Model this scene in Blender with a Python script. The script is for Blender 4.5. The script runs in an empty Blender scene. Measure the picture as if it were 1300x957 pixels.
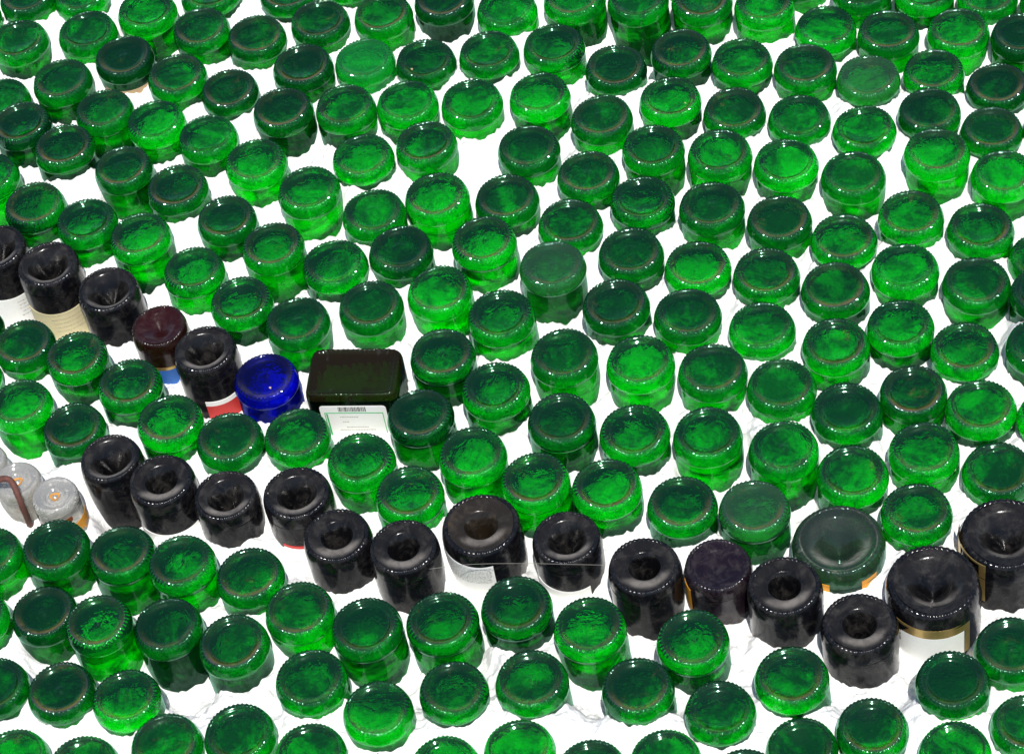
import bpy, math, random
import numpy as np
from mathutils import Matrix, Vector
random.seed(7)
RNG=np.random.default_rng(11)
S=bpy.context.scene
COL=S.collection
PI=math.pi
D=[
('g',-0.5408,2.7919,0.0362,0.0,0.016,38,-1),
('g',-0.4693,2.7766,0.0362,-0.0021,0.016,100,-2),
('g',-0.5536,2.7106,0.0382,0.0,0.032,25,55),
('g',-0.4637,2.7016,0.0382,0.0005,0.021,112,43),
('g',-0.3843,2.7202,0.0384,0.0,0.052,187,17),
('g',-0.3162,2.6631,0.0367,0.0036,0.033,256,39),
('gt',-0.4183,2.6393,0.0382,0.0016,0.03,158,76),
('g',-0.5,2.6204,0.0381,0.0,0.041,80,105),
('g',-0.353,2.5891,0.0378,0.0,0.025,225,99),
('gd',-0.2888,2.5442,0.0362,0.0,0.016,292,117),
('gb',-0.5814,2.6191,0.0368,-0.0113,0.038,4,130),
('g',-0.5535,2.5495,0.0374,0.006,0.039,27,158),
('gb',-0.449,2.5521,0.037,-0.0004,0.046,133,142),
('gb',-0.3851,2.5132,0.0369,0.0001,0.037,198,157),
('gb',-0.3226,2.47,0.0372,0.0,0.029,264,176),
('gd',-0.5008,2.4947,0.038,0.0057,0.021,81,188),
('g',-0.4303,2.4443,0.0362,0.0,0.056,157,215),
('g',-0.5981,2.4753,0.0371,0.0,0.058,-13,225),
('g',-0.3662,2.3924,0.0379,0.0,0.021,225,241),
('g',-0.6152,2.7741,0.0383,0.0,0.018,-35,24),
('g',-0.3004,2.7387,0.0398,-0.0036,0.016,267,-6),
('gd',-0.2474,2.6324,0.0378,0.0,0.025,326,50),
('gb',-0.2666,2.4111,0.0383,0.0,0.039,325,207),
('g',-0.1999,2.7046,0.037,-0.0007,0.016,366,-6),
('gd',-0.1639,2.6382,0.0379,0.0007,0.025,407,30),
('g',-0.1175,2.71,0.0384,0.0,0.017,445,-25),
('gd',-0.0834,2.6295,0.0378,0.0,0.034,486,21),
('gd',-0.0038,2.635,0.0383,0.0,0.038,563,2),
('gb',0.0726,2.5942,0.0384,0.0,0.016,644,15),
('gd',-0.1942,2.5629,0.0383,0.0,0.031,384,87),
('gp',-0.116,2.5512,0.0381,0.0,0.02,463,80),
('gd',-0.04,2.5313,0.0378,-0.0014,0.016,541,80),
('g',0.0391,2.5231,0.038,0.0,0.016,621,70),
('gd',-0.226,2.4923,0.0377,0.0,0.048,359,141),
('g',-0.1482,2.4755,0.0378,0.0,0.034,439,138),
('g',-0.0718,2.4615,0.0382,0.001,0.033,517,133),
('g',0.0064,2.4422,0.0383,0.0,0.026,599,132),
('g',-0.0581,2.3858,0.0379,0.0004,0.032,541,185),
('gb',-0.1364,2.3843,0.0379,0.0,0.016,461,202),
('gb',-0.2074,2.3463,0.0382,0.0,0.049,392,244),
('g',0.0637,2.3463,0.038,0.0,0.031,671,190),
('g',0.1589,2.5915,0.0393,0.0,0.053,729,1),
('g',0.2364,2.5664,0.0384,0.0,0.08,810,3),
('g',0.3145,2.5444,0.0382,0.0,0.042,891,3),
('g',0.3872,2.5075,0.0376,0.0071,0.032,971,8),
('g',0.121,2.5133,0.0385,0.0,0.033,704,61),
('g',0.1895,2.4544,0.0381,0.0,0.016,782,88),
('g',0.2719,2.4608,0.0376,0.0,0.032,864,68),
('g',0.342,2.4245,0.0373,0.0,0.028,942,80),
('g',0.0897,2.4321,0.0378,0.0,0.046,685,123),
('g',0.1576,2.3737,0.0377,0.0,0.027,763,152),
('g',0.2444,2.3824,0.0378,0.0,0.035,851,129),
('g',0.3164,2.3455,0.0379,-0.0032,0.017,932,144),
('gb',0.21,2.3078,0.0375,0.0,0.054,829,190),
('g',0.2854,2.2752,0.0383,0.0032,0.042,914,196),
('g',0.1263,2.2858,0.0373,-0.0008,0.025,746,223),
('g',0.4408,2.5602,0.0369,-0.0071,0.027,1012,-25),
('g',0.5108,2.508,0.0372,0.0,0.033,1094,-9),
('g',0.5837,2.4836,0.0369,0.0,0.029,1173,-7),
('g',0.6589,2.4639,0.0371,-0.0099,0.016,1252,1),
('g',0.7292,2.43,0.0368,-0.002,0.039,1333,3),
('g',0.4533,2.4564,0.038,-0.0039,0.026,1048,40),
('g',0.525,2.4248,0.0377,0.0,0.036,1128,44),
('g',0.6081,2.408,0.0377,-0.0036,0.041,1216,43),
('gd',0.6785,2.375,0.0373,0.002,0.037,1297,47),
('g',0.4139,2.3905,0.0381,0.0039,0.03,1023,86),
('gu',0.4835,2.3546,0.0383,0.0,0.016,1102,102),
('g',0.5623,2.3482,0.0369,-0.0045,0.016,1186,95),
('gd',0.6291,2.3028,0.0372,-0.0018,0.017,1266,112),
('gb',0.3892,2.3115,0.0376,-0.0009,0.016,1015,152),
('g',0.4592,2.2726,0.0378,-0.0001,0.016,1096,166),
('gd',0.5392,2.2766,0.0376,0.004,0.018,1180,144),
('g',0.6039,2.2324,0.0367,-0.0005,0.016,1261,167),
('g',0.5302,2.2004,0.0384,0.014,0.045,1189,193),
('gb',0.3585,2.2415,0.0381,0.0009,0.033,998,209),
('gb',0.4305,2.2017,0.0379,0.0001,0.04,1083,225),
('gb',0.5982,2.1579,0.0373,0.0022,0.043,1273,223),
('g',0.6768,2.2203,0.0365,0.0,0.016,1337,162),
('gd',-0.5425,2.4092,0.038,0.0,0.033,45,263),
('g',-0.4797,2.3653,0.0374,0.0,0.038,110,283),
('g',-0.3102,2.3255,0.0362,0.0,0.036,288,279),
('g',-0.4158,2.3237,0.0377,0.0,0.056,179,302),
('g',-0.3552,2.2521,0.0369,0.0,0.034,246,344),
('kc',-0.5918,2.3479,0.0383,-0.0001,0.1,-2,320),
('kc',-0.5288,2.3033,0.0382,0.0001,0.092,64,341),
('k',-0.4587,2.2445,0.0375,0.0,0.055,140,373),
('nb',-0.4016,2.1724,0.0336,-0.001,0.058,203,417),
('kr',-0.3509,2.1216,0.0374,0.001,0.078,262,448),
('g',-0.5625,2.1886,0.0363,-0.0016,0.031,31,438),
('g',-0.5004,2.1495,0.0363,0.0044,0.045,96,452),
('g',-0.3029,2.1884,0.0372,0.0,0.036,307,384),
('gd',-0.2586,2.2663,0.0376,0.0,0.057,347,314),
('g',-0.6235,2.2296,0.0365,-0.0028,0.016,-33,418),
('gb',-0.1339,2.2916,0.0384,-0.0028,0.019,475,272),
('g',-0.0562,2.296,0.0388,0.0,0.054,554,251),
('g',0.0258,2.2745,0.0383,-0.0039,0.031,643,255),
('g',-0.1883,2.2191,0.0388,0.0,0.021,425,337),
('gd',-0.1089,2.2184,0.0382,0.0028,0.022,509,319),
('g',-0.0111,2.2063,0.0386,0.0039,0.048,614,307),
('g',-0.1537,2.144,0.0379,0.0,0.035,471,389),
('g',-0.0722,2.146,0.0382,0.0,0.05,558,371),
('g',-0.2404,2.1415,0.0376,0.0,0.046,378,409),
('gb',-0.0072,2.091,0.0393,0.0,0.035,636,402),
('g',-0.0805,2.0497,0.0375,0.0,0.052,562,451),
('g',0.0938,2.2168,0.0383,-0.0053,0.021,724,286),
('g',0.1825,2.2272,0.0381,0.0,0.028,816,256),
('g',0.2597,2.1964,0.0385,0.0,0.04,903,264),
('g',0.3319,2.1549,0.038,0.0,0.03,989,281),
('gu',0.0626,2.1456,0.0387,0.0062,0.054,702,338),
('g',0.1548,2.1482,0.0383,0.0,0.032,801,323),
('g',0.2269,2.1113,0.0385,-0.003,0.027,886,340),
('g',0.1244,2.0743,0.0389,0.0,0.027,782,388),
('g',0.2017,2.0379,0.0384,0.003,0.024,873,399),
('g',0.3005,2.0778,0.0383,0.0,0.024,973,349),
('g',0.2791,1.9997,0.0378,0.0,0.018,967,417),
('g',0.0542,2.0146,0.0385,0.0,0.056,716,452),
('g',0.1371,1.984,0.0385,0.0,0.047,813,460),
('g',0.4801,2.1238,0.0379,0.0,0.024,1156,275),
('g',0.5533,2.0874,0.0384,-0.0035,0.022,1246,292),
('g',0.3981,2.1082,0.0383,-0.0019,0.016,1071,306),
('gb',0.4548,2.0459,0.0385,0.0,0.029,1149,342),
('gd',0.3713,2.035,0.0389,0.0019,0.028,1060,367),
('g',0.5272,2.0055,0.0384,-0.0006,0.041,1240,361),
('gd',0.6104,2.0366,0.0372,-0.0176,0.016,1321,334),
('gd',0.5926,1.9634,0.0374,0.0114,0.018,1324,371),
('g',0.4299,1.9652,0.0378,0.0,0.034,1140,415),
('g',0.3541,1.9553,0.0379,0.0,0.038,1064,437),
('g',0.4905,1.9148,0.0379,0.0,0.018,1224,444),
('g',0.5692,1.8913,0.0377,0.0103,0.029,1320,437),
('g',-0.5687,2.0966,0.0362,0.0,0.051,27,513),
('g',-0.4417,2.0954,0.0374,0.0,0.035,165,488),
('g',-0.5098,2.049,0.0363,-0.0041,0.023,95,544),
('g',-0.3987,2.0301,0.038,0.0,0.031,216,534),
('g',-0.3327,1.9866,0.0382,0.0,0.022,292,557),
('b',-0.2845,2.0642,0.0376,0.0,0.035,338,481),
('k',-0.4683,1.9892,0.0358,-0.0002,0.084,143,585),
('kt',-0.412,1.9407,0.0378,0.0042,0.051,207,613),
('k',-0.343,1.9053,0.0368,0.0,0.043,289,633),
('c',-0.5753,1.9846,0.0271,-0.0007,0.041,23,610),
('c',-0.5331,1.9504,0.0266,0.0024,0.047,69,628),
('c',-0.6138,2.0232,0.0267,-0.0016,0.016,-20,585),
('g',-0.0284,1.986,0.0386,0.0,0.035,629,493),
('g',-0.2567,1.9738,0.0377,0.0,0.02,378,552),
('gd',-0.117,1.9685,0.0378,0.0,0.05,534,527),
('gb',-0.1895,1.9231,0.0381,-0.0023,0.048,459,584),
('g',-0.0664,1.8993,0.0381,0.0,0.05,600,577),
('g',-0.1421,1.8628,0.0379,-0.0011,0.027,520,627),
('kr',-0.2645,1.8899,0.0387,0.0,0.05,379,630),
('g',-0.0044,1.8483,0.0382,-0.0014,0.056,679,610),
('kl',-0.0703,1.798,0.044,0.0014,0.063,613,671),
('g',0.0372,1.9233,0.0379,0.0,0.049,713,533),
('g',0.1133,1.887,0.0388,0.0,0.032,806,549),
('g',0.1909,1.8643,0.0382,0.0,0.056,898,552),
('g',0.2138,1.9524,0.0386,0.0,0.035,905,471),
('gb',0.2834,1.9117,0.0384,0.0,0.02,992,491),
('g',0.0708,1.8209,0.0385,0.0,0.039,770,617),
('g',0.1467,1.778,0.038,0.0,0.026,866,640),
('g',0.2676,1.826,0.0383,0.0,0.059,995,570),
('gu',0.2208,1.7544,0.0383,0.0,0.05,958,645),
('g',0.3456,1.8607,0.0388,0.0,0.024,1080,520),
('gd',0.4216,1.8697,0.037,-0.0009,0.039,1155,499),
('g',0.4868,1.8301,0.0386,0.0009,0.025,1244,518),
('g',0.5574,1.8003,0.0373,0.0,0.016,1335,529),
('g',0.3329,1.7786,0.0387,-0.0046,0.03,1082,602),
('g',0.4133,1.7881,0.0383,0.0,0.034,1172,572),
('g',0.4842,1.746,0.0383,-0.005,0.019,1267,599),
('g',0.3867,1.7107,0.038,0.0,0.023,1161,650),
('mg',0.2994,1.696,0.0498,-0.007,0.022,1066,691),
('mk',0.3807,1.614,0.0497,0.0042,0.072,1185,743),
('ml',0.4693,1.6593,0.049,-0.0011,0.067,1275,684),
('g',-0.6098,1.8906,0.0362,0.0,0.04,-5,701),
('g',-0.5358,1.8815,0.0376,0.0,0.05,70,695),
('g',-0.4637,1.8606,0.0369,-0.0039,0.064,151,700),
('g',-0.3978,1.8252,0.0372,0.0039,0.046,230,713),
('g',-0.3256,1.7933,0.0374,0.0,0.021,318,729),
('gd',-0.5534,1.8024,0.0364,-0.0088,0.045,53,778),
('g',-0.4915,1.763,0.0362,0.0088,0.062,130,788),
('gd',-0.4188,1.7479,0.0374,0.0,0.067,206,793),
('g',-0.3504,1.709,0.0378,0.0,0.035,297,815),
('g',-0.6265,1.8086,0.0362,0.0,0.026,-23,780),
('gd',-0.6071,1.7137,0.0362,0.0,0.016,-5,868),
('gd',-0.5372,1.692,0.0362,0.0,0.016,78,871),
('g',-0.4681,1.6673,0.0362,0.0,0.016,161,881),
('k',-0.2266,1.822,0.0381,-0.0,0.052,430,683),
('k',-0.1565,1.787,0.0386,0.0034,0.062,514,697),
('g',-0.277,1.7353,0.0374,0.0,0.043,380,774),
('g',-0.2085,1.6982,0.0381,0.0,0.063,465,794),
('gd',-0.1282,1.6875,0.0386,0.0,0.057,561,786),
('g',-0.2729,1.6459,0.0382,0.0,0.016,395,860),
('gd',-0.0483,1.6884,0.038,0.0,0.032,656,768),
('g',-0.1271,1.5996,0.0362,0.0,0.016,576,873),
('g',-0.0463,1.5925,0.0381,0.0,0.016,675,862),
('g',-0.2083,1.5919,0.0367,0.0,0.023,480,900),
('k',0.0175,1.7606,0.0379,0.0,0.054,721,686),
('k',0.0925,1.7047,0.0395,0.0,0.071,819,723),
('nv',0.1685,1.6881,0.0364,-0.0001,0.053,912,719),
('g',0.0231,1.6447,0.0382,0.0,0.062,749,794),
('g',0.1251,1.6042,0.0378,0.0,0.044,879,811),
('k',0.2299,1.6386,0.0397,0.0117,0.054,999,745),
('g',0.0594,1.5603,0.0373,0.0,0.016,810,870),
('g',0.1368,1.5146,0.0362,0.0,0.016,915,899),
('g',0.2147,1.5374,0.0381,0.0,0.016,1004,857),
('k',0.2959,1.5815,0.0404,0.002,0.052,1092,795),
('g',0.4396,1.525,0.0374,-0.0047,0.024,1282,822),
('g',0.3711,1.4933,0.0374,0.0047,0.016,1210,862),
('g',-0.5892,1.6165,0.0375,0.002,0.022,25,961),
('g',-0.5171,1.5938,0.0374,0.0,0.02,100,968),
('g',-0.4297,1.601,0.0375,0.0,0.022,212,941),
('g',-0.353,1.5955,0.0375,0.0,0.022,305,929),
('g',-0.2822,1.5563,0.0372,0.0,0.021,395,953),
('g',-0.1483,1.5104,0.0368,0.0,0.022,560,971),
('g',-0.0708,1.5138,0.0368,0.0,0.021,660,948),
('g',-0.0025,1.474,0.0364,0.0,0.021,752,974),
('g',0.0717,1.4697,0.0363,0.0,0.021,845,961),
('g',0.1452,1.423,0.0362,0.0113,0.016,950,984),
('g',0.2082,1.4601,0.0362,-0.0113,0.024,1015,948),
('g',0.2813,1.4605,0.0362,0.0,0.022,1108,921),
('g',0.3536,1.4157,0.0362,0.0,0.02,1212,951),
('g',0.4316,1.4311,0.0362,0.0,0.021,1305,916),
('g',-0.2224,1.5055,0.0368,0.0,0.018,480,991),
('g',-0.6557,1.6533,0.0378,-0.002,0.023,-60,941),
('g',0.6696,2.1324,0.037,0.0,0.026,1358,223),
('g',0.3095,2.621,0.037,0.0,0.039,871,-54),
('g',0.7052,2.29,0.037,0.0,0.024,1349,97),
('g',-0.6278,2.1515,0.037,0.0,0.032,-40,475),
('g',-0.6221,2.8512,0.037,0.0,0.039,-45,-30),
('g',0.3856,2.6155,0.037,0.0,0.022,946,-64),
('g',0.6389,2.538,0.037,0.0,0.035,1214,-61),
('g',-0.5206,2.8651,0.037,0.0,0.024,49,-57),
('g',0.7228,2.508,0.037,0.0,0.034,1306,-58),
('g',-0.644,2.573,0.037,0.0,0.029,-63,158),
('g',-0.0385,2.7216,0.037,0.0,0.034,518,-54),
('g',0.2407,1.3894,0.037,0.0,0.03,1076,1006),
('g',0.4526,1.3559,0.037,0.0,0.039,1357,992),
('g',-0.1933,2.7837,0.037,0.0,0.039,363,-65),
('g',0.0409,2.7111,0.037,0.0,0.023,595,-62),
('g',-0.4048,2.8247,0.037,0.0,0.023,159,-53),
('g',-0.6478,2.4102,0.037,0.0,0.026,-65,276),
('g',0.1183,2.6773,0.037,0.0,0.029,675,-55),
('g',0.2265,2.652,0.037,0.0,0.022,784,-58)]

# kind, x, y, radius, height of the base, length standing out of the mortar, place in a 1300x957 picture
# ------------------------------------------------------------------ camera
F=3515.19; PITCH=math.radians(49.4476); ROLL=math.radians(-10.866); CH=62.904*.038; CX,CY=650.,433.
fw=Vector((0,math.cos(PITCH),-math.sin(PITCH))); rt=Vector((1,0,0)); up=rt.cross(fw)
r2=rt*math.cos(ROLL)+up*math.sin(ROLL); u2=-rt*math.sin(ROLL)+up*math.cos(ROLL)
O=Vector((0,0,CH))
def proj(P):
    d=Vector(P)-O; z=d.dot(fw); return CX+F*d.dot(r2)/z, CY-F*d.dot(u2)/z
def unproj(x,y,z=0.0):
    d=fw*F+r2*(x-CX)-u2*(y-CY); t=(z-O.z)/d.z; return O+d*t
cam=bpy.data.cameras.new('camera'); co=bpy.data.objects.new('camera',cam); COL.objects.link(co)
co.matrix_world=Matrix((( r2.x,u2.x,-fw.x,O.x),(r2.y,u2.y,-fw.y,O.y),(r2.z,u2.z,-fw.z,O.z),(0,0,0,1)))
cam.sensor_width=36; cam.sensor_fit='HORIZONTAL'; cam.lens=F/1300*36; cam.shift_y=(CY-478.5)/1300; cam.clip_start=.05; cam.clip_end=200
S.camera=co
# ------------------------------------------------------------------ light
EL=math.radians(66); AZ=math.radians(6)     # sun comes from behind the viewer
sd=Vector((math.sin(AZ)*math.cos(EL),-math.cos(AZ)*math.cos(EL),math.sin(EL)))
W=bpy.data.worlds.new('World'); S.world=W; W.use_nodes=True
nt=W.node_tree; bg=nt.nodes['Background']; sk=nt.nodes.new('ShaderNodeTexSky'); sk.sky_type='NISHITA'; sk.sun_disc=False
sk.sun_elevation=EL; sk.sun_rotation=math.atan2(sd.x,sd.y); nt.links.new(sk.outputs[0],bg.inputs[0]); bg.inputs[1].default_value=.12
sl=bpy.data.lights.new('sun','SUN'); sl.energy=4.6; sl.angle=math.radians(.5); sl.color=(1,.965,.91)
so=bpy.data.objects.new('sun',sl); COL.objects.link(so); so.rotation_euler=(-sd).to_track_quat('-Z','Y').to_euler(); so.location=sd*5
S.view_settings.view_transform='Standard'; S.view_settings.look='None'; S.view_settings.gamma=1; S.view_settings.exposure=EXPOSURE=.12
S.render.engine='CYCLES'
S.cycles.max_bounces=20; S.cycles.transparent_max_bounces=40; S.cycles.transmission_bounces=14; S.cycles.glossy_bounces=6; S.cycles.diffuse_bounces=4
S.cycles.sample_clamp_indirect=6
# ------------------------------------------------------------------ materials
class N:
    def __init__(s,name):
        s.m=bpy.data.materials.new(name); s.m.use_nodes=True; s.t=s.m.node_tree; s.t.nodes.clear()
        s.out=s('ShaderNodeOutputMaterial')
    def __call__(s,typ,ins=None,**kw):
        n=s.t.nodes.new(typ)
        for k,v in kw.items(): setattr(n,k,v)
        for k,v in (ins or {}).items():
            i=n.inputs[k]
            if isinstance(v,bpy.types.NodeSocket): s.t.links.new(v,i)
            elif isinstance(v,tuple) and len(v)==3 and i.type=='RGBA': i.default_value=(*v,1)
            else: i.default_value=v
        return n
    def math(s,op,a,b=0.0,c=None,clamp=False):
        d={0:a,1:b}
        if c is not None: d[2]=c
        return s('ShaderNodeMath',d,operation=op,use_clamp=clamp).outputs[0]
    def mixc(s,f,a,b,mode='MIX'):
        n=s('ShaderNodeMix',data_type='RGBA',blend_type=mode)
        for i,v in ((0,f),(6,a),(7,b)):
            if isinstance(v,bpy.types.NodeSocket): s.t.links.new(v,n.inputs[i])
            elif isinstance(v,tuple): n.inputs[i].default_value=(*v,1)
            else: n.inputs[i].default_value=v
        return n.outputs[2]
    def mixs(s,f,a,b): return s('ShaderNodeMixShader',{0:f,1:a,2:b}).outputs[0]
    def ramp(s,f,p0,p1,v0=0.,v1=1.): return s('ShaderNodeMapRange',{0:f,1:p0,2:p1,3:v0,4:v1},interpolation_type='SMOOTHSTEP').outputs[0]
def coords(n,seed=True):
    tc=n('ShaderNodeTexCoord').outputs['Object']
    rnd=n('ShaderNodeObjectInfo').outputs['Random']
    w=n.math('MULTIPLY',rnd,37.0)
    sx=n('ShaderNodeSeparateXYZ',{0:tc})
    r=n.math('SQRT',n.math('ADD',n.math('MULTIPLY',sx.outputs[0],sx.outputs[0]),n.math('MULTIPLY',sx.outputs[1],sx.outputs[1])))
    return tc,rnd,w,sx.outputs[2],r
def side(n):
    'coordinates from the axis of the bottle in world directions: dust settles on the side facing down the slope'
    p=n('ShaderNodeVectorMath',{0:n('ShaderNodeNewGeometry').outputs['Position'],1:n('ShaderNodeObjectInfo').outputs['Location']},operation='SUBTRACT').outputs[0]
    return n('ShaderNodeSeparateXYZ',{0:p}).outputs[1]
def noise(n,vec,w,scale,detail=3,rough=.55,dist=0.):
    return n('ShaderNodeTexNoise',{'Vector':vec,'W':w,'Scale':scale,'Detail':detail,'Roughness':rough,'Distortion':dist},noise_dimensions='4D').outputs[0]
def glass_mat(name,dark,bright,dust_amt=.5,haze=(.02,.16,.09),haze_amt=.045,lo=.40,hi=.64,base=True,refr=.86,ior=1.48,rrough=.01,gloss=(.5,.95,.72),rs=1.,dcol=None,rin=.022,rout=(.0325,.0303)):
    n=N(name); tc,rnd,w,z,r=coords(n); r=n.math('DIVIDE',r,rs)
    # uneven thickness of the moulded glass
    mp=n('ShaderNodeMapping',{0:tc,3:(1,.55,1.6)})
    rot=n('ShaderNodeCombineXYZ',{2:n.math('MULTIPLY',rnd,6.28)}).outputs[0]
    n.t.links.new(rot,mp.inputs[2])
    f1=noise(n,mp.outputs[0],w,26 if base else 14,3.5 if base else 2,.6,1.6)
    f2=noise(n,tc,w,70 if base else 30,2.5,.5,2.)
    f=n.math('ADD',n.math('MULTIPLY',f1,.7),n.math('MULTIPLY',f2,.3))
    f=n.math('ADD',f,n.math('MULTIPLY',n.math('SUBTRACT',rnd,.5),.16))
    f=n.ramp(f,lo,hi)
    if base: f=n.math('ADD',n.math('MULTIPLY',f,.85),n.math('MULTIPLY',n.ramp(r,.0325,.0355),.3),clamp=True)  # heel tint brightened, standing in for light coming through the glass
    tint=n.mixc(f,dark,bright)
    lw=n('ShaderNodeLayerWeight',{0:.5}).outputs['Facing']
    edge=n.ramp(lw,.55,1.0)
    tint=n.mixc(edge,tint,tuple(c*.35 for c in dark))
    bmp=n('ShaderNodeBump',{'Strength':.35 if base else .2,'Distance':.002,'Height':n.math('ADD',noise(n,tc,w,45 if base else 25,2,.4,.8),n.math('MULTIPLY',noise(n,tc,w,260,1),.05 if base else .015))}).outputs[0]
    tr=n('ShaderNodeBsdfTransparent',{0:tint}).outputs[0]
    bm2=n('ShaderNodeBump',{'Strength':n.ramp(r,.0322,.0292,.12,.9) if base else .3,'Distance':.009 if base else .004,'Height':n.math('ADD',f1,n.math('MULTIPLY',f2,.6 if base else .3))}).outputs[0]
    rf=n('ShaderNodeBsdfRefraction',{0:tint,'Roughness':rrough if not base else max(rrough,.09),'IOR':ior,'Normal':bm2}).outputs[0]
    tr=n.mixs(refr,tr,rf)
    df=n('ShaderNodeBsdfDiffuse',{0:haze}).outputs[0]
    sh=n.mixs(haze_amt,tr,df)
    if not base: gloss=tuple(g*.6 for g in gloss)
    gl=n('ShaderNodeBsdfGlossy',{0:gloss,'Roughness':n.ramp(f2,.3,.8,.05,.13),'Normal':bmp}).outputs[0]
    fr=n('ShaderNodeFresnel',{0:1.5,1:bmp}).outputs[0]
    geo=n('ShaderNodeNewGeometry').outputs['Backfacing']
    sh=n.mixs(n.math('MULTIPLY',fr,n.math('SUBTRACT',1.0,geo)),sh,gl)
    # dust gathered just inside the bearing ring on its lower side, worn grey ring, and a few specks
    dn=noise(n,tc,w,55,5,.7,.6); dn2=noise(n,tc,w,420,2,.6)
    if base:
        inner=n.math('MULTIPLY',n.ramp(r,rin,0.0290 if rout[1]>.03 else rout[1]-.002),n.ramp(r,*rout))
        low=n.math('ADD',n.math('MULTIPLY',n.ramp(side(n),.004,-.026),.85),.06)
        m=n.math('MULTIPLY',n.math('MULTIPLY',inner,low),n.ramp(dn,.3,.62,.12,.85))
        crest=n.math('MULTIPLY',n.ramp(r,.0297,.0307),n.ramp(r,.0323,.0314))
        m=n.math('ADD',m,n.math('MULTIPLY',crest,n.math('MULTIPLY',n.ramp(dn,.35,.7,.25,1.),n.ramp(side(n),.03,-.03,.05,.20))))
        m=n.math('ADD',m,n.math('MULTIPLY',n.ramp(dn,.58,.80),.35))
    else:
        m=n.math('MULTIPLY',n.ramp(dn,.6,.85),.35)
    m=n.math('ADD',m,n.math('MULTIPLY',n.ramp(dn2,.74,.82),.5))
    var=n.ramp(n('ShaderNodeTexWhiteNoise',{1:w},noise_dimensions='1D').outputs[0],0,1,.35,1.3)
    m=n.math('MULTIPLY',n.math('MULTIPLY',m,var),dust_amt,clamp=True)
    dd=n('ShaderNodeBsdfDiffuse',{0:n.mixc(n.ramp(r,.0285,.0305),n.mixc(dn2,(.085,.075,.02),(.16,.13,.06)),n.mixc(dn2,(.06,.05,.06),(.12,.105,.12)))}).outputs[0]
    if dcol: dd=n('ShaderNodeBsdfDiffuse',{0:n.mixc(dn2,tuple(c*.6 for c in dcol),dcol)}).outputs[0]
    sh=n.mixs(m,sh,dd)
    n.t.links.new(sh,n.out.inputs[0]); return n.m
def black_mat(name,col=(.0035,.0035,.005),dust=.5,punt=False,glow=None,ior=1.40):
    n=N(name); tc,rnd,w,z,r=coords(n)
    dn=noise(n,tc,w,60,5,.7,.8); dn2=noise(n,tc,w,380,3,.65); st=noise(n,n('ShaderNodeMapping',{0:tc,3:(1,1,.25)}).outputs[0],w,120,3,.6)
    bmp=n('ShaderNodeBump',{'Strength':.25,'Distance':.001,'Height':n.math('ADD',dn,n.math('MULTIPLY',dn2,.4))}).outputs[0]
    m=n.math('MULTIPLY',n.ramp(dn,.42,.8),.3)
    m=n.math('ADD',m,n.math('MULTIPLY',n.ramp(dn2,.66,.78),.25))
    m=n.math('ADD',m,n.math('MULTIPLY',n.ramp(st,.6,.8),.15))
    if punt:   # dust lying on the lower lip of the punt
        lip=n.math('MULTIPLY',n.ramp(r,.014,.022),n.ramp(r,.0315,.0245))
        m=n.math('ADD',n.math('ADD',n.math('MULTIPLY',m,.7),n.ramp(r,.014,.024,0.,.05)),n.math('MULTIPLY',n.math('MULTIPLY',lip,n.ramp(side(n),-.008,-.020)),n.ramp(dn,.2,.6,.2,.85)))
    m=n.math('MULTIPLY',m,dust,clamp=True)
    base=n.mixc(m,col,(.19,.17,.15))
    if glow: base=n.mixc(n.ramp(dn,.55,.75),base,glow)  # glow of light through the glass, mixed into the opaque base colour
    p=n('ShaderNodeBsdfPrincipled',{'Base Color':base,'Roughness':n.math('ADD',n.ramp(dn2,.3,.8,.07,.26),n.math('MULTIPLY',m,.5)),'IOR':ior,'Normal':bmp})
    n.t.links.new(p.outputs[0],n.out.inputs[0]); return n.m
def plain(name,col,rough=.6,metal=0,var=.15,scale=300,bump=.2):
    n=N(name); tc,rnd,w,z,r=coords(n); f=noise(n,tc,w,scale,4,.6)
    c=n.mixc(f,tuple(x*(1-var) for x in col),tuple(min(1,x*(1+var)) for x in col))
    b=n('ShaderNodeBump',{'Strength':bump,'Distance':.0008,'Height':f}).outputs[0]
    p=n('ShaderNodeBsdfPrincipled',{'Base Color':c,'Roughness':rough,'Metallic':metal,'Normal':b}); n.t.links.new(p.outputs[0],n.out.inputs[0]); return n.m
G_D,G_B=(.002,.105,.004),(.006,.52,.012)
T_=(.02,.34,.13)
green={
 'g':(glass_mat('green_glass_base',(.0006,.17,.009),(.003,.84,.020),.9,haze=T_),glass_mat('green_glass_body',(.0004,.09,.003),(.003,.86,.009),.3,base=False,haze=T_,haze_amt=.02)),
 'gd':(glass_mat('dark_green_glass_base',(.0008,.09,.005),(.007,.60,.010),1.1,haze=T_,haze_amt=.04),glass_mat('dark_green_glass_body',(.0004,.055,.002),(.005,.6,.006),.4,base=False,haze=T_,haze_amt=.02)),
 'gb':(glass_mat('bright_green_glass_base',(.001,.28,.008),(.010,.88,.016),.5,haze=T_),glass_mat('bright_green_glass_body',(.001,.18,.004),(.008,.92,.010),.25,base=False,haze=T_,haze_amt=.02)),
 'gp':(glass_mat('light_green_glass_base',(.008,.38,.02),(.02,.80,.04),.6,haze=(.02,.42,.09),haze_amt=.16),glass_mat('light_green_glass_body',(.008,.3,.02),(.02,.8,.03),.3,base=False,haze=(.03,.42,.12),haze_amt=.2)),
 'gu':(glass_mat('dusty_green_glass_base',(.002,.16,.02),(.010,.62,.03),1.0,haze=(.08,.30,.14),haze_amt=.13),glass_mat('dusty_green_glass_body',(.004,.13,.012),(.01,.6,.02),.6,base=False,haze=(.04,.24,.10),haze_amt=.06)),
}
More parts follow.
